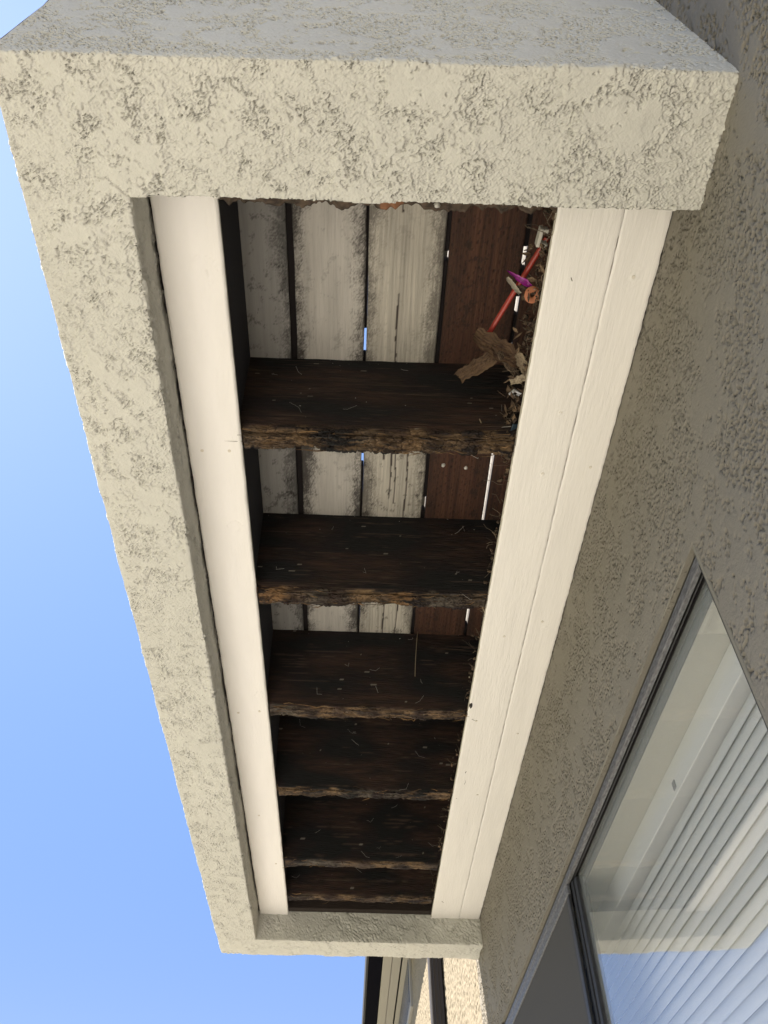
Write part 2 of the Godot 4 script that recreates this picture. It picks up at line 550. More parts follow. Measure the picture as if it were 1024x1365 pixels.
func blind() -> void:
	var z0 := HX0 - 0.012
	var z1 := -2.37
	var b := thing("window_blind", "white horizontal blind with dark gaps behind the window glass", "blind", Vector3(0.68, 2.36, -1.6))
	var hb := Buf.new()
	box(hb, Vector3(0.657, 2.3655, z1), Vector3(0.661, 2.398, z0), 0.0012)
	box(hb, Vector3(0.6555, 2.336, z1), Vector3(0.661, 2.3650, z0), 0.0012)
	box(hb, Vector3(0.6612, 2.352, z1), Vector3(0.706, 2.3975, z0), 0.002)
	put("headrail", hb, M.vinyl, b)
	put("valance_clip", bx(Vector3(0.6535, 2.345, -1.515), Vector3(0.6553, 2.362, -1.500), 0.0006, Color(0.16, 0.16, 0.16)), M.plain, b)
	var wd := 0.034
	var k := 0
	var y := 2.322
	var zs := steps(z0 - 0.003, z1 + 0.003, 0.10)
	var shared := []
	for variant in 3:
		var sb := Buf.new()
		var tilt := deg_to_rad(73.5 + variant * 1.5)
		sheet(sb, zs, steps(-0.5, 0.5, 0.25), func(z, t):
			var bow: float = 0.0022 * (1.0 - 4.0 * t * t)
			var sag := 0.0009 * na.get_noise_2d(z * 1.7, variant * 9.0)
			var dx: float = t * wd * cos(tilt) - bow * sin(tilt)
			var dy: float = t * wd * sin(tilt) + bow * cos(tilt) + sag
			return Vector3(0.687 + dx, 2.36 + dy, z), Vector3(-1, -0.3, 0))
		var back := sb.v.size()
		var cnt := sb.i.size()
		for j in back:
			sb.v.append(sb.v[j] + Vector3(0.0011, 0.0004, 0)); sb.n.append(-sb.n[j]); sb.c.append(sb.c[j]); sb.uv.append(sb.uv[j])
		for j in range(0, cnt, 3):
			sb.i.append_array([back + sb.i[j], back + sb.i[j + 2], back + sb.i[j + 1]])
		shared.append(sb)
	var meshes := []
	while y > HY0 + 0.08:
		var v: int = (k * 7 + k / 3) % 3
		var s: MeshInstance3D
		if meshes.size() < 3 and k < 3:
			s = put("slat", shared[k], M.vinyl, b)
			meshes.append(s.mesh)
		else:
			s = MeshInstance3D.new()
			s.mesh = meshes[v]
			s.material_override = M.vinyl
			s.name = "slat"
			b.add_child(s, true)
		s.position = Vector3(0.0006 * sin(k * 2.3), y - 2.36, 0.0)
		y -= 0.0272 + 0.0004 * sin(k * 5.1)
		k += 1
	put("bottom_rail", bx(Vector3(0.672, HY0 + 0.035, z1), Vector3(0.702, HY0 + 0.05, z0), 0.003), M.vinyl, b)

# ---------------------------------------------------------------- the balcony
const CREAM := Color(0.522, 0.516, 0.468)

# a settlement crack that runs from the inner corner of the soffit towards the outer one
func scar(x: float, z: float) -> float:
	var q := Vector2(x, z)
	var a := Vector2(XI - 0.002, ZNI + 0.002)
	var e := Vector2(-0.417, -0.451)
	var t := clampf((q - a).dot(e - a) / (e - a).length_squared(), 0.0, 1.0)
	var d := q.distance_to(a.lerp(e, t) + (e - a).orthogonal().normalized() * (0.006 * na.get_noise_1d(t * 5.0 + 3.0) + 0.0022 * nb.get_noise_1d(t * 28.0)) * minf(1.0, t * 6.0))
	return 0.0035 * (1.0 - 0.75 * t) * (1.0 - sm(0.0006, 0.0020, d))

# a point of the box-shaped outside, rounded at the convex edges and displaced
func coat(p: Vector3, n: Vector3, gain: float, r := 0.0035) -> Vector3:
	var lo := Vector3(XO, YS, ZF)
	var hi := Vector3(2.0, 9.0, ZN)
	var beam_side := p.x < XI + 0.0001
	var near := p.z > ZNI - 0.0001
	var far := p.z < ZFI + 0.0001
	if beam_side and not near and not far: hi.x = XI
	if near and p.x > XI: lo.z = ZNI
	if far and p.x > XI: hi.z = ZFI
	var core := p.clamp(lo + Vector3.ONE * r, hi - Vector3.ONE * r)
	var d := (p - core)
	d = d.normalized() if d.length() > 1e-5 else n
	var a := relief(p, gain)
	if near and n.z > 0.5: a = lerpf(a, pitted(p, 0.9), sm(YS + 0.008, YS + 0.03, p.y))
	a *= 0.3 + 0.7 * sm(0.0, 0.008, maxf(p.x - XO, p.y - YS if n.x < -0.5 else 0.0))
	if near and n.y < -0.5: a -= scar(p.x, p.z)
	return wz(core + d * (r + a))

func balcony() -> void:
	var b := thing("balcony", "cantilevered cream stucco balcony with open rotten underside", "balcony", Vector3(XW, YS, -1.9))
	# stucco coat: soffit ring, near face, outer face, far face, returns of the ring
	var sb := Buf.new()
	var paint := func(p: Vector3): _c = tone(p, CREAM, 0.05)
	var dn := Vector3(0, -1, 0)
	var xs := steps(XO, XI, 0.0014)
	xs.append_array(steps(XI, XW + 0.004, 0.0014).slice(1))
	sheet(sb, steps(ZN, ZNI, 0.0014), xs, func(z, x):
		var p := Vector3(x, YS, z)
		paint.call(p)
		return coat(p, dn, 1.6), dn)
	sheet(sb, grow_steps(ZNI, ZFI, 0.0015, 0.0040), steps(XO, XI, 0.0016), func(z, x):
		var p := Vector3(x, YS, z)
		paint.call(p)
		return coat(p, dn, 1.6), dn)
	sheet(sb, steps(ZFI, ZF, 0.004), steps(XO, XW + 0.004, 0.004), func(z, x):
		var p := Vector3(x, YS, z)
		paint.call(p)
		return coat(p, dn, 1.6), dn)
	var ups := grow_steps(YS, 3.45, 0.0018, 0.0040)
	ups.append_array(steps(3.6, 3.95, 0.12))
	sheet(sb, ups, steps(XO, XW + 0.004, 0.0019), func(y, x):
		var p := Vector3(x, y, ZN)
		paint.call(p)
		return coat(p, Vector3(0, 0, 1), 1.6), Vector3(0, 0, 1))
	var ups2 := steps(YS, 2.80, 0.004)
	ups2.append_array(steps(2.85, 3.95, 0.1))
	sheet(sb, ups2, grow_steps(ZN, ZF, 0.004, 0.006), func(y, z):
		var p := Vector3(XO, y, z)
		paint.call(p)
		return coat(p, Vector3(-1, 0, 0), 1.6), Vector3(-1, 0, 0))
	sheet(sb, ups2, steps(XO, XW + 0.004, 0.01), func(y, x):
		var p := Vector3(x, y, ZF)
		paint.call(p)
		return coat(p, Vector3(0, 0, -1), 1.6), Vector3(0, 0, -1))
	sheet(sb, steps(YS, 2.885, 0.0035), grow_steps(ZNI, ZFI, 0.0035, 0.005), func(y, z):
		var p := Vector3(XI, y, z)
		paint.call(p)
		return coat(p, Vector3(1, 0, 0), 1.6), Vector3(1, 0, 0))
	sheet(sb, steps(YS, 2.885, 0.0035), steps(XI, XW + 0.004, 0.0035), func(y, x):
		var p := Vector3(x, y, ZFI)
		paint.call(p)
		return coat(p, Vector3(0, 0, 1), 1.6), Vector3(0, 0, 1))
	sheet(sb, steps(YS, 2.885, 0.006), steps(XI, XW + 0.004, 0.006), func(y, x):
		var p := Vector3(x, y, ZNI)
		paint.call(p)
		return coat(p, Vector3(0, 0, -1), 1.6), Vector3(0, 0, -1))
	put("stucco_coat", sb, M.stucco, b)
	# the solid parapet inside the coat
	var pb := Buf.new()
	box(pb, Vector3(XO + 0.007, YS + 0.007, ZNI + 0.006), Vector3(XW + 0.006, 3.95, ZN - 0.007), 0.003, CREAM)
	box(pb, Vector3(XO + 0.007, YS + 0.007, ZFI - 0.006), Vector3(XI - 0.007, 3.949, ZNI + 0.0055), 0.003, CREAM)
	box(pb, Vector3(XO + 0.007, YS + 0.007, ZF + 0.007), Vector3(XW + 0.006, 3.95, ZFI - 0.0065), 0.003, CREAM)
	put("parapet", warped(pb), M.stucco, b)
	trim(b)
	rims(b)
	joists(b)
	deck(b)

func wood_knot(x: float, z: float, kx: float, kz: float, r: float) -> float:
	var d := Vector2(x - kx, (z - kz) * 0.7).length()
	if d > r: return 0.0
	if kx < 0.0 and absf(d - r * 0.8 + 0.003 * na.get_noise_2d(x * 40.0, z * 40.0)) < 0.0009 and (z - kz) > r * 0.15: return -0.0016
	return 0.0005 * sin(d * 900.0 + 3.0 * na.get_noise_2d(x * 60.0, z * 60.0)) * (1.0 - d / r) + 0.0012 * sm(r * 0.25, 0.0, d)

# a white-painted soffit board: its underside a fine sheet, the rest a plain box
func soffit_board(b: Node, x0: float, x1: float, za: float, zb: float, y: float, knots: Array, ragged: float, seed_: float) -> MeshInstance3D:
	var sb := Buf.new()
	var us := grow_steps(za, zb, 0.003, 0.008)
	var r := 0.0035 if x0 < 0.0 else 0.0014
	sheet(sb, us, steps(0.0, 1.0, 0.003 / (x1 - x0)), func(z, t):
		var wob := 0.0007 * na.get_noise_2d(z * 14.0 + seed_, seed_) + ragged * nb.get_noise_2d(z * 45.0, seed_ * 2.0)
		var a := x0 + (wob if ragged > 0.0 else 0.0)
		var e := x1 + wob
		var x := lerpf(a, e, t)
		var side := minf(x - a, e - x)
		var up := r - sqrt(maxf(0.0, r * r - pow(maxf(0.0, r - side), 2.0)))
		var g := 0.00018 * na.get_noise_3d(x * 190.0, z * 6.0, seed_) + 0.0007 * na.get_noise_3d(x * 14.0, z * 2.2, seed_ + 4.0)
		var split := absf(na.get_noise_3d(x * 60.0, z * 1.1, seed_ + 11.0))
		var cut := 0.0
		if split < 0.02 and na.get_noise_2d(z * 3.0, x * 8.0 + seed_) > 0.45: cut = 0.0003
		for k in knots: g += wood_knot(x, z, k[0], k[1], k[2])
		var q := 1.0 + 0.02 * nb.get_noise_2d(x * 30.0, z * 5.0)
		_c = Color(0.765 * q, 0.745 * q, 0.70 * q)
		var st := nb.get_noise_2d(x * 55.0 + seed_ * 5.0, z * 55.0)
		if st > 2.0: _c = Color(0.50, 0.46, 0.38)
		return wz(Vector3(x, y + up + minf(cut - g, 0.0016), z)), Vector3(0, -1, 0))
	var col := Color(0.70, 0.66, 0.58)
	box(sb, Vector3(x0 + 0.0008, y + r + 0.0020, zb), Vector3(x1 - 0.0008, y + 0.019, za), 0.001, col)
	# the long edges below the box
	var k0 := sb.v.size()
	for j in range(k0 - 132, k0): sb.v[j] = wz(sb.v[j])
	var o := put("soffit_board", sb, M.paint, b)
	return o

func nail_heads(o: Node, spots: Array, y: float, col: Color, r := 0.0035) -> void:
	for s in spots:
		var nbf := Buf.new()
		var c := wz(Vector3(s[0], y, s[1]))
		var ring := []
		for k in 9:
			ring.append(c + Vector3(cos(TAU * k / 9) * r, -0.0009, sin(TAU * k / 9) * r))
		for k in 9:
			tri(nbf, c + Vector3(0, -0.0013, 0), ring[k], ring[(k + 1) % 9], Vector3(0, -1, 0), col)
			tri(nbf, ring[k], ring[(k + 1) % 9], ring[k] + Vector3(0, 0.0022, 0), (ring[k] - c) * Vector3(1, 0, 1) / r, col)
			tri(nbf, ring[(k + 1) % 9], ring[k] + Vector3(0, 0.0022, 0), ring[(k + 1) % 9] + Vector3(0, 0.0022, 0), (ring[k] - c) * Vector3(1, 0, 1) / r, col)
		put("nail_head", nbf, M.plain, o)

func trim(b: Node) -> void:
	var za := ZNI + 0.02
	var zb := ZFI - 0.002
	var l := soffit_board(b, -0.3362, -0.2253, za, zb, YB, [[-0.258, -0.685, 0.030], [-0.255, -1.31, 0.024], [-0.24, -1.95, 0.02]], 0.0004, 1.0)
	nail_heads(l, [[-0.252, -1.082], [-0.308, -1.083], [-0.25, -2.02], [-0.31, -2.03], [-0.252, -2.97], [-0.29, -2.62]], YB, Color(0.62, 0.57, 0.47))
	var m := soffit_board(b, 0.3415, 0.4545, za, zb, YB, [[0.41, -1.12, 0.022], [0.42, -0.962, 0.014]], 0.0007, 2.0)
	nail_heads(m, [[0.42, -0.962], [0.41, -1.12], [0.40, -1.66], [0.37, -2.04], [0.42, -2.45]], YB, Color(0.66, 0.62, 0.54))
	var n := soffit_board(b, 0.4557, XW - 0.0025, za, zb, YB + 0.0012, [[0.498, -0.67, 0.026], [0.50, -1.62, 0.02]], 0.0007, 3.0)
	nail_heads(n, [[0.498, -0.67], [0.51, -1.1], [0.49, -1.6], [0.50, -2.1]], YB + 0.0012, Color(0.66, 0.62, 0.54))

const OLD := Color(0.030, 0.017, 0.011)

func rims(b: Node) -> void:
	# outer rim beam, ledger on the wall, and the rim beam behind the near edge
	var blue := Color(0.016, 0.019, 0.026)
	var lb := Buf.new()
	box(lb, Vector3(-0.343, YB + 0.0205, ZFI + 0.002), Vector3(-0.232, YD - 0.001, ZNI - 0.045), 0.002, blue)
	put("rim_beam", warped(lb), M.joist, b)
	put("ledger", warped(bx(Vector3(0.492, YB + 0.021, ZFI + 0.002), Vector3(XW + 0.0105, YD - 0.001, ZNI - 0.045), 0.002, OLD)), M.joist, b)
	put("rim_beam", warped(bx(Vector3(-0.343, YB + 0.012, ZFI + 0.0005), Vector3(XW + 0.0105, YD - 0.001, ZFI + 0.035), 0.002, Color(0.022, 0.013, 0.009))), M.joist, b)
	var nr := Buf.new()
	sheet(nr, steps(-0.2245, 0.341, 0.003), steps(0.0, 1.0, 0.05), func(x, t):
		# bottom edge, ragged, then the back face upwards
		var rag := 0.006 * nb.get_noise_2d(x * 26.0, 3.0) + 0.003 * nc.get_noise_2d(x * 90.0, 8.0)
		var z := lerpf(ZNI + 0.003, -0.559, minf(t * 2.0, 1.0))
		var y: float = YB + 0.004 + rag * 0.6 + (0.28 * (t - 0.5) * 2.0 if t > 0.5 else 0.0)
		z += rag if t > 0.3 else 0.0
		var q := 0.6 + 0.5 * nb.get_noise_2d(x * 40.0, t * 30.0)
		_c = Color(0.115 * q, 0.08 * q, 0.055 * q)
		if nb.get_noise_2d(x * 13.0, 77.0) > 0.62: _c = Color(0.22, 0.10, 0.05)
		return wz(Vector3(x, y, z)), Vector3(0, -1, -0.5))
	box(nr, Vector3(-0.343, YB + 0.022, -0.545), Vector3(XW + 0.0105, YD - 0.001, ZNI - 0.001), 0.001, OLD)
	put("rim_beam", nr, M.joist, b)

# [front z at the bottom, thickness, how rotten, seed]
const JB := YB + 0.0015
const JOISTS := [[-1.0315, 0.050, 1.0, 3.0], [-1.515, 0.048, 0.9, 14.0], [-2.000, 0.050, 0.7, 25.0], [-2.451, 0.048, 0.8, 36.0], [-2.950, 0.046, 0.5, 47.0], [-3.240, 0.048, 0.6, 58.0]]

func joists(b: Node) -> void:
	for J in JOISTS:
		var zf: float = J[0]
		var th: float = J[1]
		var rot: float = J[2]
		var sd: float = J[3]
		var jb := Buf.new()
		var step := clampf(0.0016 + (-zf - 1.0) * 0.0013, 0.0016, 0.0045)
		# profile: down the front, across the bottom, up the back
		var front := YD - 0.001 - (JB)
		var vs := steps(0.0, front, step * 1.3)
		vs.append_array(steps(front, front + th, step * 0.8).slice(1))
		vs.append_array(steps(front + th, front + th + front, 0.01).slice(1))
		sheet(jb, steps(-0.2325, 0.491, step), vs, func(x, s):
			var y: float = YD - 0.001
			var z: float = zf
			var n := Vector3.ZERO
			if s <= front:
				y -= s
				n = Vector3(0, 0, 1)
			elif s <= front + th:
				y = JB; z = zf - (s - front)
				n = Vector3(0, -1, 0)
			else:
				y = JB + (s - front - th); z = zf - th
				n = Vector3(0, 0, -1)
			var near_edge := sm(0.038 if zf > -1.2 else (0.026 if zf > -1.7 else 0.014), 0.0, y - JB + 0.006 * na.get_noise_2d(x * 16.0, sd + 3.0))
			# round the edge
			var cr := 0.010 * (0.5 + rot)
			var core := Vector3(x, maxf(y, JB + cr), clampf(z, zf - th + cr, zf - cr))
			var d := Vector3(x, y, z) - core
			if d.length() > 1e-5: n = d.normalized()
			var p := core + n * cr
			var f1 := na.get_noise_3d(x * 6.0, (y + z) * 55.0, sd)
			var f2 := nb.get_noise_3d(x * 18.0, y * 150.0, z * 150.0 + sd)
			var f3 := nc.get_noise_3d(x * 22.0, y * 330.0, z * 330.0 + sd)
			var big := na.get_noise_2d(x * 11.0, sd)
			var f4 := ne.get_noise_3d(x * 9.0, y * 120.0, z * 120.0 + sd)
			var crack := 1.0 - sm(0.0, 0.16, absf(f4 + 0.3 * f2))
			var cube := 1.0 - sm(0.0, 0.13, absf(nd.get_noise_3d(x * 38.0, (y + z) * 26.0, sd)))
			var gran := nd.get_noise_3d(x * 120.0, y * 330.0, z * 330.0)
			var eat := rot * near_edge * (0.006 * maxf(0.0, big + 0.3) + 0.008 * f1 + 0.005 * f2 + 0.0036 * f3 + 0.0075 * crack + 0.0045 * cube + 0.0026 * gran)
			var hang := (1.0 if zf > -1.7 else 0.35) * rot * near_edge * 0.0035 * maxf(0.0, nb.get_noise_2d(x * 22.0, sd + 5.0))
			p += n * (0.0007 * f2 + 0.0004 * f3 - eat) - Vector3(0, hang, 0)
			# colour: near-black stained wood, brown where it dries, tan where the surface has come off
			var q := 0.55 + 0.45 * f1 + 0.35 * f2
			var wet := sm(-0.45, 0.5, na.get_noise_3d(x * 3.5, y * 9.0, sd * 1.7))
			var dk := Color(0.0075, 0.005, 0.0045).lerp(Color(0.045, 0.022, 0.0135), wet * clampf(q, 0.0, 1.2))
			dk = dk.lerp(Color(0.064, 0.042, 0.029), 0.8 * sm(0.42, 0.75, na.get_noise_3d(x * 2.2, y * 170.0, sd * 2.0) + 0.3 * f3) * sm(-0.2, 0.3, nb.get_noise_2d(x * 6.0, y * 14.0 + sd)))
			var bare := near_edge * (0.62 + 0.5 * f1 + 0.6 * f2 + 0.5 * big) * (0.35 + 0.75 * rot)
			var tan := Color(0.085, 0.055, 0.032).lerp(Color(0.205, 0.132, 0.068), sm(-0.1, 0.75, 0.5 * f2 + big + 0.5 * f4))
			if zf < -1.2 and zf > -1.7: tan = tan.lerp(Color(0.28, 0.155, 0.065), 0.8 * sm(0.05, 0.35, na.get_noise_2d(x * 4.5 + 2.0, 91.0)))
			tan = tan.lerp(Color(0.095, 0.08, 0.062), sm(-0.1, 0.45, na.get_noise_2d(x * 5.0 + 30.0, sd)))
			_c = dk.lerp(tan, sm(0.22, 0.66, bare + 0.25 * f3) * clampf(0.80 + 0.6 * f3 + 0.45 * gran, 0.15, 1.0))
			_c = _c.lerp(Color(0.016, 0.010, 0.007), near_edge * maxf(0.30 * crack, 0.25 * cube))
			if f3 + f2 > 1.45: _c = _c.lerp(Color(0.30, 0.27, 0.22), 0.7)
			if x > 0.337 or x < -0.2215: p.y = maxf(p.y, YB + 0.0215)
			return wz(p), Vector3(0, -0.2, 1.0))
		var j := put("joist", jb, M.joist, b)
		splinters(j, zf, th, sd, rot)
		flakes(j, zf, sd)

# torn fibres along the rotten edge
func splinters(j: Node, zf: float, th: float, sd: float, rot: float) -> void:
	rng.seed = int(sd) * 31 + 7
	var b := Buf.new()
	for k in int(130 * rot) + 10:
		var x := rng.randf_range(-0.22, 0.36)
		var z := zf - rng.randf_range(-0.002, th)
		var l := rng.randf_range(0.012, 0.065)
		var p0 := Vector3(x, YB + 0.004 + rng.randf_range(-0.001, 0.012), z)
		var p2 := p0 + Vector3(l * rng.randf_range(0.6, 1.0) * (1 if rng.randf() < 0.5 else -1), rng.randf_range(-0.011, 0.006), rng.randf_range(-0.006, 0.006))
		var p1 := (p0 + p2) * 0.5 + Vector3(0, rng.randf_range(-0.004, 0.004), rng.randf_range(-0.003, 0.003))
		var r := rng.randf_range(0.0004, 0.0016)
		var t := rng.randf()
		var col := Color(0.045, 0.028, 0.016).lerp(Color(0.26, 0.155, 0.07), t * t)
		tube(b, [wz(p0), wz(p1), wz(p2)], [r, r * 0.9, r * 0.25], 5, col)
	var o := put("splinter", b, M.bark, j)
	o.set_meta("kind", "stuff")

# pale crumbs and cobweb specks that stick to the face
func flakes(j: Node, zf: float, sd: float) -> void:
	rng.seed = int(sd) * 17 + 3
	var b := Buf.new()
	for k in 42:
		var x := rng.randf_range(-0.22, 0.36)
		var y := lerpf(YD - 0.003, YB + 0.03, pow(rng.randf(), 2.4))
		if nb.get_noise_3d(x * 9.0, y * 14.0, sd) < 0.15: continue
		var c := Vector3(x, y, zf + 0.0012)
		var r := 0.0005 + 0.0013 * pow(rng.randf(), 3.0)
		var a := rng.randf_range(0, TAU)
		var g := rng.randf_range(0.12, 0.42)
		var u := Vector3(cos(a), sin(a), 0.2) * r * rng.randf_range(1.0, 2.2)
		var w := Vector3(-sin(a), cos(a), 0.1) * r
		var tip := c + Vector3(0, 0, r * 0.8)
		var ring := [c - u, c - w, c + u, c + w]
		for i in 4:
			var e: Vector3 = ring[i]
			var f: Vector3 = ring[(i + 1) % 4]
			tri(b, wz(e), wz(f), wz(tip), ((e + f) * 0.5 - c + Vector3(0, 0, r)).normalized(), Color(g, g * 0.94, g * 0.86))
	var o := put("flake", b, M.plain, j)
	o.set_meta("kind", "stuff")

# [x0, x1, tone, kind]: kinds 0 grey painted, 1 weathered bare, 2 brown treated with incised marks
const BOARDS := [[-0.277, -0.139, 0, 2.0], [-0.125, 0.0255, 1, 5.0], [0.0312, 0.190, 2, 8.0], [0.1995, 0.3550, 3, 11.0], [0.3645, 0.512, 3, 17.0]]

func deck(b: Node) -> void:
	for D in BOARDS:
		var x0: float = D[0]
		var x1: float = D[1]
		var kind: int = D[2]
		var sd: float = D[3]
		var db := Buf.new()
		var r := 0.003
		sheet(db, grow_steps(-0.52, -2.5, 0.0026, 0.006), steps(0.0, 1.0, 0.0022 / (x1 - x0)), func(z, t):
			var wob := 0.0012 * na.get_noise_2d(z * 5.0, sd)
			var x := lerpf(x0, x1, t) + wob
			var side := minf(t, 1.0 - t) * (x1 - x0)
			var up := r - sqrt(maxf(0.0, r * r - pow(maxf(0.0, r - side), 2.0)))
			var streak := na.get_noise_3d(x * 75.0, z * 2.0, sd)
			var fine := nb.get_noise_3d(x * 210.0, z * 7.0, sd)
			var h := 0.00035 * fine
			# mould that creeps in from the edges in ragged patches
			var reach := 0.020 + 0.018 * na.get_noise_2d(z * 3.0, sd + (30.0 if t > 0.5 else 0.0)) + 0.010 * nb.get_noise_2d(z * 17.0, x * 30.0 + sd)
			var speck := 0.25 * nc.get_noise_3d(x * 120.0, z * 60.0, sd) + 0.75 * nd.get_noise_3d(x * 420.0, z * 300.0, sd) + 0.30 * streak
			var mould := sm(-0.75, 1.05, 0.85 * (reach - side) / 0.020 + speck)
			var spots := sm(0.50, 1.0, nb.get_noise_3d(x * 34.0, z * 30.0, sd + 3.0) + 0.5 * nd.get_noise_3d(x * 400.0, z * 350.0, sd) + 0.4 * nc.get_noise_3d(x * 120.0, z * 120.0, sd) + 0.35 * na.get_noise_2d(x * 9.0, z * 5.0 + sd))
			if kind == 0:
				var q := 1.0 + 0.10 * streak + 0.05 * fine
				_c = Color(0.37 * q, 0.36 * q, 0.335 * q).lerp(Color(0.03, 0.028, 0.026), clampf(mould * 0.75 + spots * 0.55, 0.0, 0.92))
			elif kind == 1:
				var q := 1.0 + 0.07 * streak + 0.09 * fine + 0.10 * na.get_noise_2d(x * 14.0, z * 5.0 + 3.0)
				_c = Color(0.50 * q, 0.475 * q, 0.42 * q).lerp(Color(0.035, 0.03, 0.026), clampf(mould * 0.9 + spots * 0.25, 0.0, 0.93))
			elif kind == 2:
				var ring := sin((x + 0.010 * na.get_noise_2d(x * 10.0, z * 1.3 + sd)) * 620.0)
				var q := 1.0 + 0.08 * ring + 0.13 * streak + 0.14 * fine + 0.12 * na.get_noise_2d(x * 12.0, z * 4.0)
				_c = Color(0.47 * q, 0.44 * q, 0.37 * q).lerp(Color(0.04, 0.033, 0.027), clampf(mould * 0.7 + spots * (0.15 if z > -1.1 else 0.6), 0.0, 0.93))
				for ck in [[0.44, 0.0009, -0.3], [0.52, 0.0007, 0.1], [0.70, 0.0006, 0.2], [0.30, 0.0006, 0.25]]:
					var cx: float = lerpf(x0, x1, ck[0]) + 0.004 * na.get_noise_2d(z * 2.0, ck[0] * 40.0) + 0.0008 * nb.get_noise_2d(z * 30.0, ck[0] * 9.0)
					if absf(x - wob - cx) < ck[1] + 0.0007 and na.get_noise_2d(z * 1.6, ck[0] * 77.0) > ck[2]:
						h -= 0.0030
						_c = Color(0.06, 0.05, 0.04)
			else:
				var q := 0.85 + 0.35 * streak + 0.2 * fine
				_c = Color(0.078 * q, 0.034 * q, 0.019 * q).lerp(Color(0.025, 0.014, 0.010), clampf(spots * 0.8 + mould * 0.55, 0.0, 0.9))
				# incised marks in staggered rows
				var col := floorf(x / 0.0105)
				var fx := absf(fposmod(x, 0.0105) - 0.00525)
				var fz := fposmod(z + (0.011 if fposmod(col, 2.0) < 0.5 else 0.0) + 0.009 * sin(col * 12.9) + 0.004 * na.get_noise_2d(z * 14.0, col), 0.022)
				if fx < 0.0013 and fz < 0.007 + 0.004 * fine and nb.get_noise_2d(col * 3.3, z * 16.0) > -0.35:
					h -= 0.0018
					_c = _c.lerp(Color(0.022, 0.012, 0.008), 0.7)
			return wz(Vector3(x, YD + up - h, z)), Vector3(0, -1, 0))
		var n0 := db.v.size()
		var sidec: Color = [Color(0.03, 0.028, 0.026), Color(0.035, 0.03, 0.026), Color(0.04, 0.033, 0.027), Color(0.03, 0.016, 0.011)][kind]
		box(db, Vector3(x0 + 0.001, YD + r + 0.0008, -3.40), Vector3(x1 - 0.001, YD + 0.038, ZNI - 0.003), 0.002, sidec)
		for j in range(n0, db.v.size()): db.v[j] = wz(db.v[j])
		var d := put("deck_board", db, M.deck, b)
		if kind == 2: d.set_meta("label", "bare grey deck board with long checks")
		if kind == 3 and x0 < 0.3: d.set_meta("label", "brown deck board with rows of incised marks")
	# packed dirt that closes most of the gaps between the boards from above
	var gb := Buf.new()
	for g in [[-0.139, -0.125, [[-0.515, -3.39]]], [0.0255, 0.0312, [[-0.515, -0.955], [-1.024, -1.312], [-1.352, -3.39]]], [0.190, 0.1995, [[-0.515, -0.768], [-0.788, -1.452], [-1.500, -3.39]]], [0.3550, 0.3645, [[-0.515, -0.752], [-0.80, -0.866], [-0.91, -0.982], [-1.0, -1.17], [-1.97, -3.39]]]]:
		for s in g[2]:
			box(gb, Vector3(g[0] - 0.0005, YD + 0.012, s[1]), Vector3(g[1] + 0.0005, YD + 0.036, s[0]), 0.002, Color(0.012, 0.011, 0.010))
	var o := put("gap_dirt", warped(gb), M.bark, b)
	o.set_meta("kind", "stuff")

# ---------------------------------------------------------------- what lies and hangs in the cavity
func slab(b: Buf, a: Vector3, c: Vector3, width: float, thick: float, up: Vector3, col: Color, col2: Color, sd: float, taper := 0.3, res := 0.06) -> void:
	# a curled, ragged chip from a to c
	var d := (c - a)
	var side := d.normalized().cross(up).normalized()
	var nrm := side.cross(d.normalized())
	for face in [1.0, -1.0]:
		sheet(b, steps(0.0, 1.0, res * 0.6), steps(-0.5, 0.5, res), func(u, v):
			var w := width * (1.0 - taper * absf(u - 0.5) * 2.0) * (1.0 + 0.28 * nb.get_noise_2d(u * 6.0, sd + signf(v) * 4.0))
			var curl: float = 0.30 * width * (4.0 * v * v - 0.4) + 0.12 * width * nb.get_noise_2d(u * 5.0 + sd, 1.0)
			var edge: float = (1.0 - 4.0 * v * v) * sm(0.0, 0.12, minf(u, 1.0 - u))
			var bump: float = thick * 0.5 * edge * (1.0 + 0.5 * nc.get_noise_2d(u * 30.0 + sd, v * 30.0))
			_c = col.lerp(col2, clampf(0.5 + 0.9 * nb.get_noise_3d(u * 4.0, v * 22.0, sd), 0.0, 1.0))
			return a + d * (u + 0.03 * nc.get_noise_2d(v * 20.0, sd)) + side * (v * w) + nrm * (curl + face * bump), nrm * face)

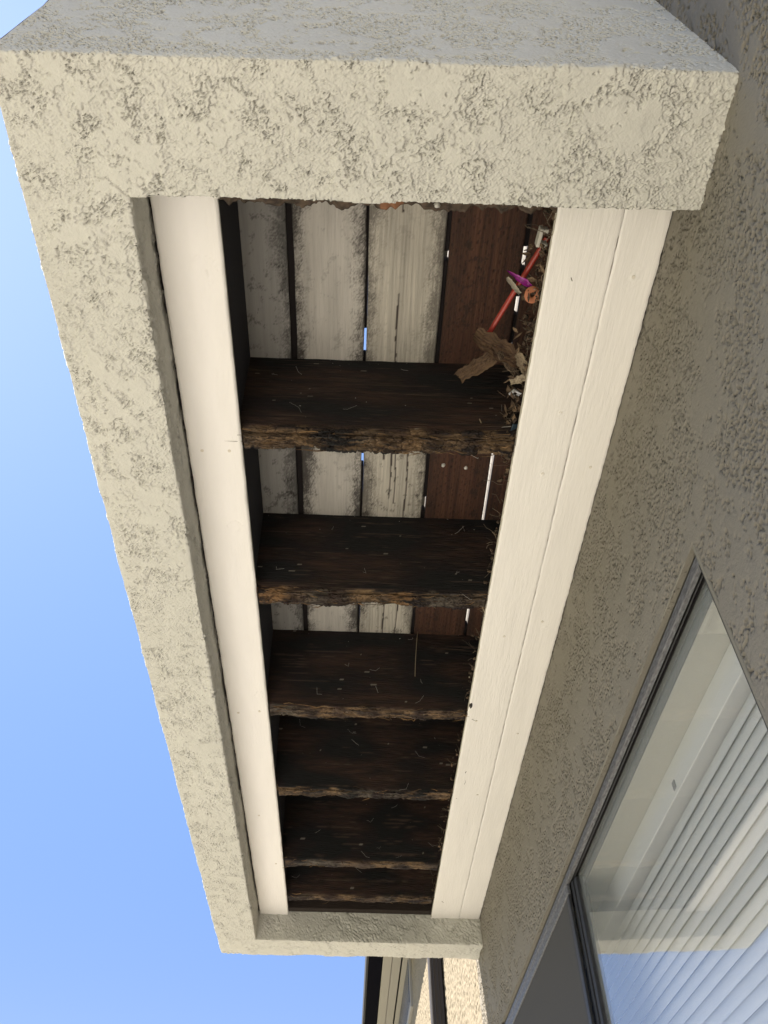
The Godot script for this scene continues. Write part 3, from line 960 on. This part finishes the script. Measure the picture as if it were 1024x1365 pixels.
func litter() -> void:
	var b := Buf.new()
	tube(b, [wz(Vector3(0.352, 2.953, -0.640)), wz(Vector3(0.300, 2.951, -0.762)), wz(Vector3(0.2575, 2.948, -0.862))], [0.0052], 10, Color(0.30, 0.040, 0.028))
	lone("red_stick", b, M.gloss, "thin bright red stick poking out of the nest debris by the near corner", "stick")
	b = Buf.new()
	slab(b, wz(Vector3(0.284, 2.936, -0.697)), wz(Vector3(0.346, 2.922, -0.730)), 0.013, 0.004, Vector3(0, -1, 0.3), Color(0.16, 0.012, 0.13), Color(0.28, 0.02, 0.22), 3.0, 0.9)
	lone("purple_wrapper", b, M.gloss, "narrow shiny purple scrap lying across the red stick", "scrap")
	b = Buf.new()
	slab(b, wz(Vector3(0.288, 2.945, -0.715)), wz(Vector3(0.316, 2.94, -0.745)), 0.010, 0.002, Vector3(0, -1, 0), Color(0.22, 0.20, 0.16), Color(0.32, 0.29, 0.22), 8.0)
	lone("paper_scrap", b, M.bark, "crumpled greyish paper scrap where the purple scrap crosses the red stick", "scrap")
	b = Buf.new()
	var ring_at := wz(Vector3(0.333, 2.912, -0.732))
	sheet(b, steps(0.0, TAU, TAU / 20), steps(0.0, TAU, TAU / 8), func(u, v):
		_c = Color(0.36, 0.13, 0.06)
		var o := Vector3(cos(u), 0.35 * sin(u), sin(u))
		return ring_at + o * (0.0095 + 0.0055 * cos(v)) + Vector3(0, 0.0035 * sin(v), 0), Vector3.ZERO)
	lone("rubber_washer", b, M.plain, "small orange brown ring with a hole beside the purple scrap", "washer")
	b = Buf.new()
	var bk := Transform3D(Basis(Vector3(0, 1, 0), 0.1), wz(Vector3(0.334, 2.905, -0.620)))
	box(b, Vector3(-0.010, -0.004, -0.017), Vector3(-0.003, 0.014, 0.017), 0.0015, Color(0.42, 0.40, 0.35), bk)
	box(b, Vector3(-0.0029, -0.004, -0.017), Vector3(0.010, 0.012, -0.008), 0.0015, Color(0.42, 0.40, 0.35), bk)
	box(b, Vector3(-0.0029, -0.004, 0.010), Vector3(0.006, 0.012, 0.017), 0.0015, Color(0.42, 0.40, 0.35), bk)
	lone("plastic_clip", b, M.plain, "dirty white c-shaped plastic clip in the corner above the white board", "clip")
	# slabs of bark
	var barks := [
		[Vector3(0.240, 2.934, -0.828), Vector3(0.338, 2.912, -0.880), 0.042, "brown bark slab lying over the lower end of the red stick", Color(0.036, 0.019, 0.009), Color(0.085, 0.048, 0.024)],
		[Vector3(0.214, 2.930, -0.926), Vector3(0.290, 2.924, -0.858), 0.034, "brown bark slab with its tip hanging lowest towards the deck boards", Color(0.045, 0.025, 0.012), Color(0.095, 0.057, 0.029)],
		[Vector3(0.284, 2.922, -0.858), Vector3(0.330, 2.908, -0.905), 0.016, "short pale brown bark strip tucked under the two larger bark slabs", Color(0.055, 0.036, 0.022), Color(0.10, 0.07, 0.045)]]
	var k := 0.0
	for q in barks:
		b = Buf.new()
		slab(b, wz(q[0]), wz(q[1]), q[2], 0.015, Vector3(0.1, -1, 0.25), q[4], q[5], 20.0 + k)
		lone("bark_piece", b, M.bark, q[3], "bark")
		k += 7.0
	b = Buf.new()
	slab(b, wz(Vector3(0.322, 2.902, -0.852)), wz(Vector3(0.346, 2.897, -0.892)), 0.020, 0.004, Vector3(0, -1, 0.2), Color(0.15, 0.115, 0.075), Color(0.24, 0.19, 0.125), 61.0)
	lone("dry_leaf", b, M.bark, "curled pale tan leaf on the edge of the white board below the bark", "leaf")
	b = Buf.new()
	slab(b, wz(Vector3(0.315, 2.900, -0.915)), wz(Vector3(0.352, 2.897, -0.895)), 0.017, 0.004, Vector3(0, -1, 0.2), Color(0.21, 0.17, 0.115), Color(0.30, 0.25, 0.18), 75.0)
	lone("wood_chip", b, M.bark, "pale wood chip between the tan leaf and the steel plate", "chip")
	b = Buf.new()
	var pt := Transform3D(Basis(Vector3(0, 1, 0), 0.5) * Basis(Vector3(1, 0, 0), 0.35), wz(Vector3(0.331, 2.908, -0.947)))
	box(b, Vector3(-0.010, -0.0015, -0.010), Vector3(0.010, 0.0015, -0.004), 0.0006, Color.WHITE, pt)
	box(b, Vector3(-0.010, -0.0015, 0.004), Vector3(0.010, 0.0015, 0.010), 0.0006, Color.WHITE, pt)
	box(b, Vector3(-0.010, -0.0015, -0.0039), Vector3(-0.004, 0.0015, 0.0039), 0.0006, Color.WHITE, pt)
	box(b, Vector3(0.004, -0.0015, -0.0039), Vector3(0.010, 0.0015, 0.0039), 0.0006, Color.WHITE, pt)
	lone("steel_plate", b, M.metal, "small bright square steel plate with a hole on the white board's edge", "plate")
	b = Buf.new()
	box(b, Vector3(-0.009, -0.001, -0.012), Vector3(0.009, 0.001, 0.012), 0.0005, Color(0.05, 0.075, 0.10), Transform3D(Basis(Vector3(0, 0, 1), 0.5) * Basis(Vector3(0, 1, 0), 0.2), wz(Vector3(0.341, 2.902, -1.03))))
	lone("plastic_chip", b, M.gloss, "dark blue grey plastic chip on the white board beside the first joist", "chip")
	b = Buf.new()
	lump(b, wz(Vector3(0.138, 2.866, -0.551)), Vector3(0.005, 0.005, 0.005), Color(0.52, 0.50, 0.46), 0.3, 2.0)
	lone("spider_egg_sac", b, M.plain, "whitish round egg sac stuck on the near rim beam", "egg sac", "spider egg sacs")
	b = Buf.new()
	lump(b, wz(Vector3(0.228, 3.10, -1.292)), Vector3(0.0048, 0.0048, 0.0048), Color(0.70, 0.68, 0.62), 0.3, 4.0)
	lone("spider_egg_sac", b, M.plain, "white egg sac farther from the wall of two behind the first joist", "egg sac", "spider egg sacs")
	b = Buf.new()
	lump(b, wz(Vector3(0.285, 3.10, -1.298)), Vector3(0.0045, 0.0045, 0.0045), Color(0.70, 0.68, 0.62), 0.3, 5.0)
	lone("spider_egg_sac", b, M.plain, "white egg sac nearer to the wall of two behind the first joist", "egg sac", "spider egg sacs")
	b = Buf.new()
	lump(b, wz(Vector3(0.3455, 2.8655, -1.963)), Vector3(0.004, 0.004, 0.009), Color(0.03, 0.025, 0.02), 0.5, 6.0)
	lone("dead_insect", b, M.plain, "small dark dead insect on the inner edge of the wide white board", "insect")
	# straws
	var straws := [
		[[Vector3(0.270, 2.93, -1.028), Vector3(0.285, 2.895, -1.045), Vector3(0.315, 2.885, -1.062), Vector3(0.352, 2.900, -1.050)], 0.0011, "curved pale straw hanging under the end of the first joist"],
		[[Vector3(0.211, 3.145, -1.985), Vector3(0.205, 3.10, -1.975), Vector3(0.198, 3.03, -1.978), Vector3(0.194, 2.975, -1.982)], 0.0010, "long thin straw hanging straight down over the third joist"],
		[[Vector3(0.32, 2.91, -1.55), Vector3(0.345, 2.89, -1.60), Vector3(0.352, 2.90, -1.66)], 0.0013, "straw sticking out over the white board behind the second joist"]]
	for s in straws:
		b = Buf.new()
		var pts := []
		var curve := Curve3D.new()
		for q in s[0]: curve.add_point(wz(q))
		for i in s[0].size():
			var t: Vector3 = (s[0][mini(i + 1, s[0].size() - 1)] - s[0][maxi(i - 1, 0)]) * 0.16
			curve.set_point_in(i, -t); curve.set_point_out(i, t)
		curve.bake_interval = 0.006
		for q in curve.get_baked_points(): pts.append(q)
		tube(b, pts, [s[1]], 5)
		lone("straw", b, M.straw, s[2], "straw", "dry straws caught under the balcony")
	# crumbs, rootlets and fibres along the edge of the wide board
	b = Buf.new()
	rng.seed = 99
	for i in 900:
		var z := -0.53 - 2.8 * pow(rng.randf(), 1.7)
		var pile := (1.0 if z > -1.0 else 0.45) * (0.7 + 0.6 * na.get_noise_2d(z * 9.0, 5.0))
		var x := 0.343 + rng.randf_range(-0.010, 0.055) - 0.012 * maxf(0.0, na.get_noise_2d(z * 12.0, 50.0))
		var y := YB + 0.019 + rng.randf() * 0.055 * maxf(0.1, pile)
		var r := rng.randf_range(0.0012, 0.0052)
		var g := rng.randf_range(0.2, 1.0)
		var col := Color(0.03, 0.02, 0.013).lerp(Color(0.13, 0.085, 0.05), g * g)
		if rng.randf() < 0.06: col = Color(0.28, 0.24, 0.18)
		lump(b, wz(Vector3(x, y, z)), Vector3(r * rng.randf_range(0.7, 1.8), r * 0.8, r * rng.randf_range(0.7, 1.8)), col, 0.6, i * 0.37, Basis.from_euler(Vector3(rng.randf() * 3.0, rng.randf() * 3.0, 0)), 3, 5)
	for i in 420:
		var z := -0.53 - 2.8 * pow(rng.randf(), 1.5)
		var p := Vector3(0.346 + rng.randf_range(-0.012, 0.04), YB + 0.012 + rng.randf() * 0.045, z)
		var pts := [wz(p)]
		var d := Vector3(rng.randf_range(-1, 0.5), rng.randf_range(-0.3, 0.9), rng.randf_range(-1, 1)).normalized()
		var l := rng.randf_range(0.004, 0.013)
		for s in 4:
			p += d * l
			d = (d + Vector3(rng.randf_range(-0.6, 0.6), rng.randf_range(-0.6, 0.6), rng.randf_range(-0.6, 0.6))).normalized()
			pts.append(wz(p))
		var g := rng.randf_range(0.04, 0.22)
		tube(b, pts, [rng.randf_range(0.0003, 0.0008)], 3, Color(g * 1.15, g * 0.9, g * 0.62))
	for i in 170:
		var z := -0.60 - 0.46 * pow(rng.randf(), 0.6)
		var a0 := Vector3(0.340 + rng.randf_range(-0.022, 0.03), YB + 0.022 + rng.randf() * 0.05, z)
		var a1 := a0 + Vector3(rng.randf_range(-0.8, 0.8), rng.randf_range(-0.5, 0.5), rng.randf_range(-1, 1)).normalized() * rng.randf_range(0.010, 0.028)
		var g := rng.randf()
		var ca := Color(0.035, 0.022, 0.013).lerp(Color(0.16, 0.11, 0.065), g * g)
		slab(b, wz(a0), wz(a1), rng.randf_range(0.004, 0.012), 0.0016, Vector3(rng.randf_range(-0.6, 0.6), -1, rng.randf_range(-0.6, 0.6)), ca, Color(ca.r * 1.7, ca.g * 1.7, ca.b * 1.7), i * 3.1, 0.8, 0.16)
	lone("nest_debris", b, M.bark, "dark crumbly nest debris and rootlets piled along the wide white board", "debris", "", "stuff")
	# cobweb threads under the deck
	b = Buf.new()
	rng.seed = 123
	for i in 70:
		var jz: float = [-0.56, -1.03, -1.085, -1.515, -1.57, -2.0, -2.06, -2.45, -2.95, -3.24][i % 10]
		var p := Vector3(rng.randf_range(-0.2, 0.35), rng.randf_range(YB + 0.01, YD - 0.01), jz + rng.randf_range(-0.004, 0.010))
		var q := p + Vector3(rng.randf_range(-0.035, 0.035), rng.randf_range(-0.035, 0.03), rng.randf_range(0.0, 0.02))
		var m := (p + q) * 0.5 + Vector3(rng.randf_range(-0.01, 0.01), rng.randf_range(-0.012, 0.0), 0)
		tube(b, [wz(p), wz(m), wz(q)], [rng.randf_range(0.00018, 0.00042)], 3)
	lone("cobweb", b, M.web, "pale cobweb threads strung across joists and boards", "cobweb", "", "stuff")

# ---------------------------------------------------------------- the next house in the row
func neighbour() -> void:
	var xw := 0.72
	var ye := 5.0
	var zn := -3.80
	var zf := -24.0
	var h := thing("neighbour_house", "sunlit cream stucco house with dark eave beyond the balcony's far end", "house", Vector3(xw, 0, -14.0))
	var wb := Buf.new()
	var cr := Color(0.215, 0.182, 0.125)
	sheet(wb, grow_steps(zn, -13.0, 0.010, 0.03), steps(2.9, 5.05, 0.008), func(z, y):
		var p := Vector3(xw, y, z)
		_c = tone(p, cr, 0.07)
		p.x -= 0.005 * nb.get_noise_3d(0.0, y * 26.0, z * 26.0) + 0.0045 * nc.get_noise_3d(1.0, y * 62.0, z * 50.0)
		return p, Vector3(-1, 0, 0))
	box(wb, Vector3(xw + 0.018, 0, zf), Vector3(8.5, 5.3, zn), 0.01, cr)
	put("wall", wb, M.wall, h)
	# eave: gutter and dark fascia outside, two boards and the shaded frieze inside
	var eb := Buf.new()
	box(eb, Vector3(0.236, ye, zf), Vector3(0.262, ye + 0.24, zn), 0.004, Color(0.008, 0.008, 0.011))
	put("fascia", eb, M.plain, h)
	put("gutter", bx(Vector3(0.2625, ye + 0.004, zf), Vector3(0.418, ye + 0.05, zn), 0.006, Color(0.007, 0.007, 0.010)), M.dull, h)
	for s in [[0.420, 0.520], [0.524, 0.622], [0.640, 0.722]]:
		put("soffit_board", bx(Vector3(s[0], ye - 0.012 + 0.006 * sin(s[0] * 40.0), zf), Vector3(s[1], ye + 0.012, zn), 0.003, Color(0.33, 0.31, 0.27)), M.plain, h)
	put("roof", bx(Vector3(-4.6, -0.05, -9.9), Vector3(4.6, 0.05, 9.6), 0.01, Color.WHITE, Transform3D(Basis(Vector3(0, 0, 1), 0.30), Vector3(4.65, ye + 1.55, -14.0))), M.roofing, h)
	# a high strip window under the soffit
	var w := put("window", bx(Vector3(xw - 0.03, 4.46, -13.0), Vector3(xw + 0.03, 4.97, -9.7), 0.006, Color(0.30, 0.29, 0.27)), M.plain, h)
	put("pane", bx(Vector3(xw - 0.036, 4.52, -12.94), Vector3(xw - 0.031, 4.94, -9.76), 0.001, Color(0.04, 0.06, 0.10)), M.gloss, w)
	# downpipe on the wall
	var dp := put("downpipe", bx(Vector3(0.615, 0.1, -6.68), Vector3(0.713, ye - 0.02, -6.56), 0.008, Color(0.030, 0.026, 0.026)), M.plain, h)
	var rb := Buf.new()
	for k in 2:
		box(rb, Vector3(0.640 + 0.030 * k, 0.12, -6.5595), Vector3(0.650 + 0.030 * k, ye - 0.03, -6.553), 0.003, Color(0.030, 0.026, 0.026))
	put("rib", rb, M.plain, dp)
	for y in [2.2, 4.4]:
		put("strap", bx(Vector3(0.611, y, -6.684), Vector3(0.7135, y + 0.03, -6.551), 0.001, Color(0.026, 0.023, 0.022)), M.plain, dp)

func _ready() -> void:
	rng.seed = 4
	na = noise(FastNoiseLite.TYPE_SIMPLEX_SMOOTH, 1.0, 1)
	nb = noise(FastNoiseLite.TYPE_SIMPLEX_SMOOTH, 1.0, 2)
	nc = noise(FastNoiseLite.TYPE_SIMPLEX_SMOOTH, 1.0, 3)
	nd = noise(FastNoiseLite.TYPE_SIMPLEX_SMOOTH, 1.0, 4)
	ne = noise(FastNoiseLite.TYPE_SIMPLEX_SMOOTH, 1.0, 5)
	stage()
	materials()
	grounds()
	house()
	blind()
	balcony()
	litter()
	neighbour()
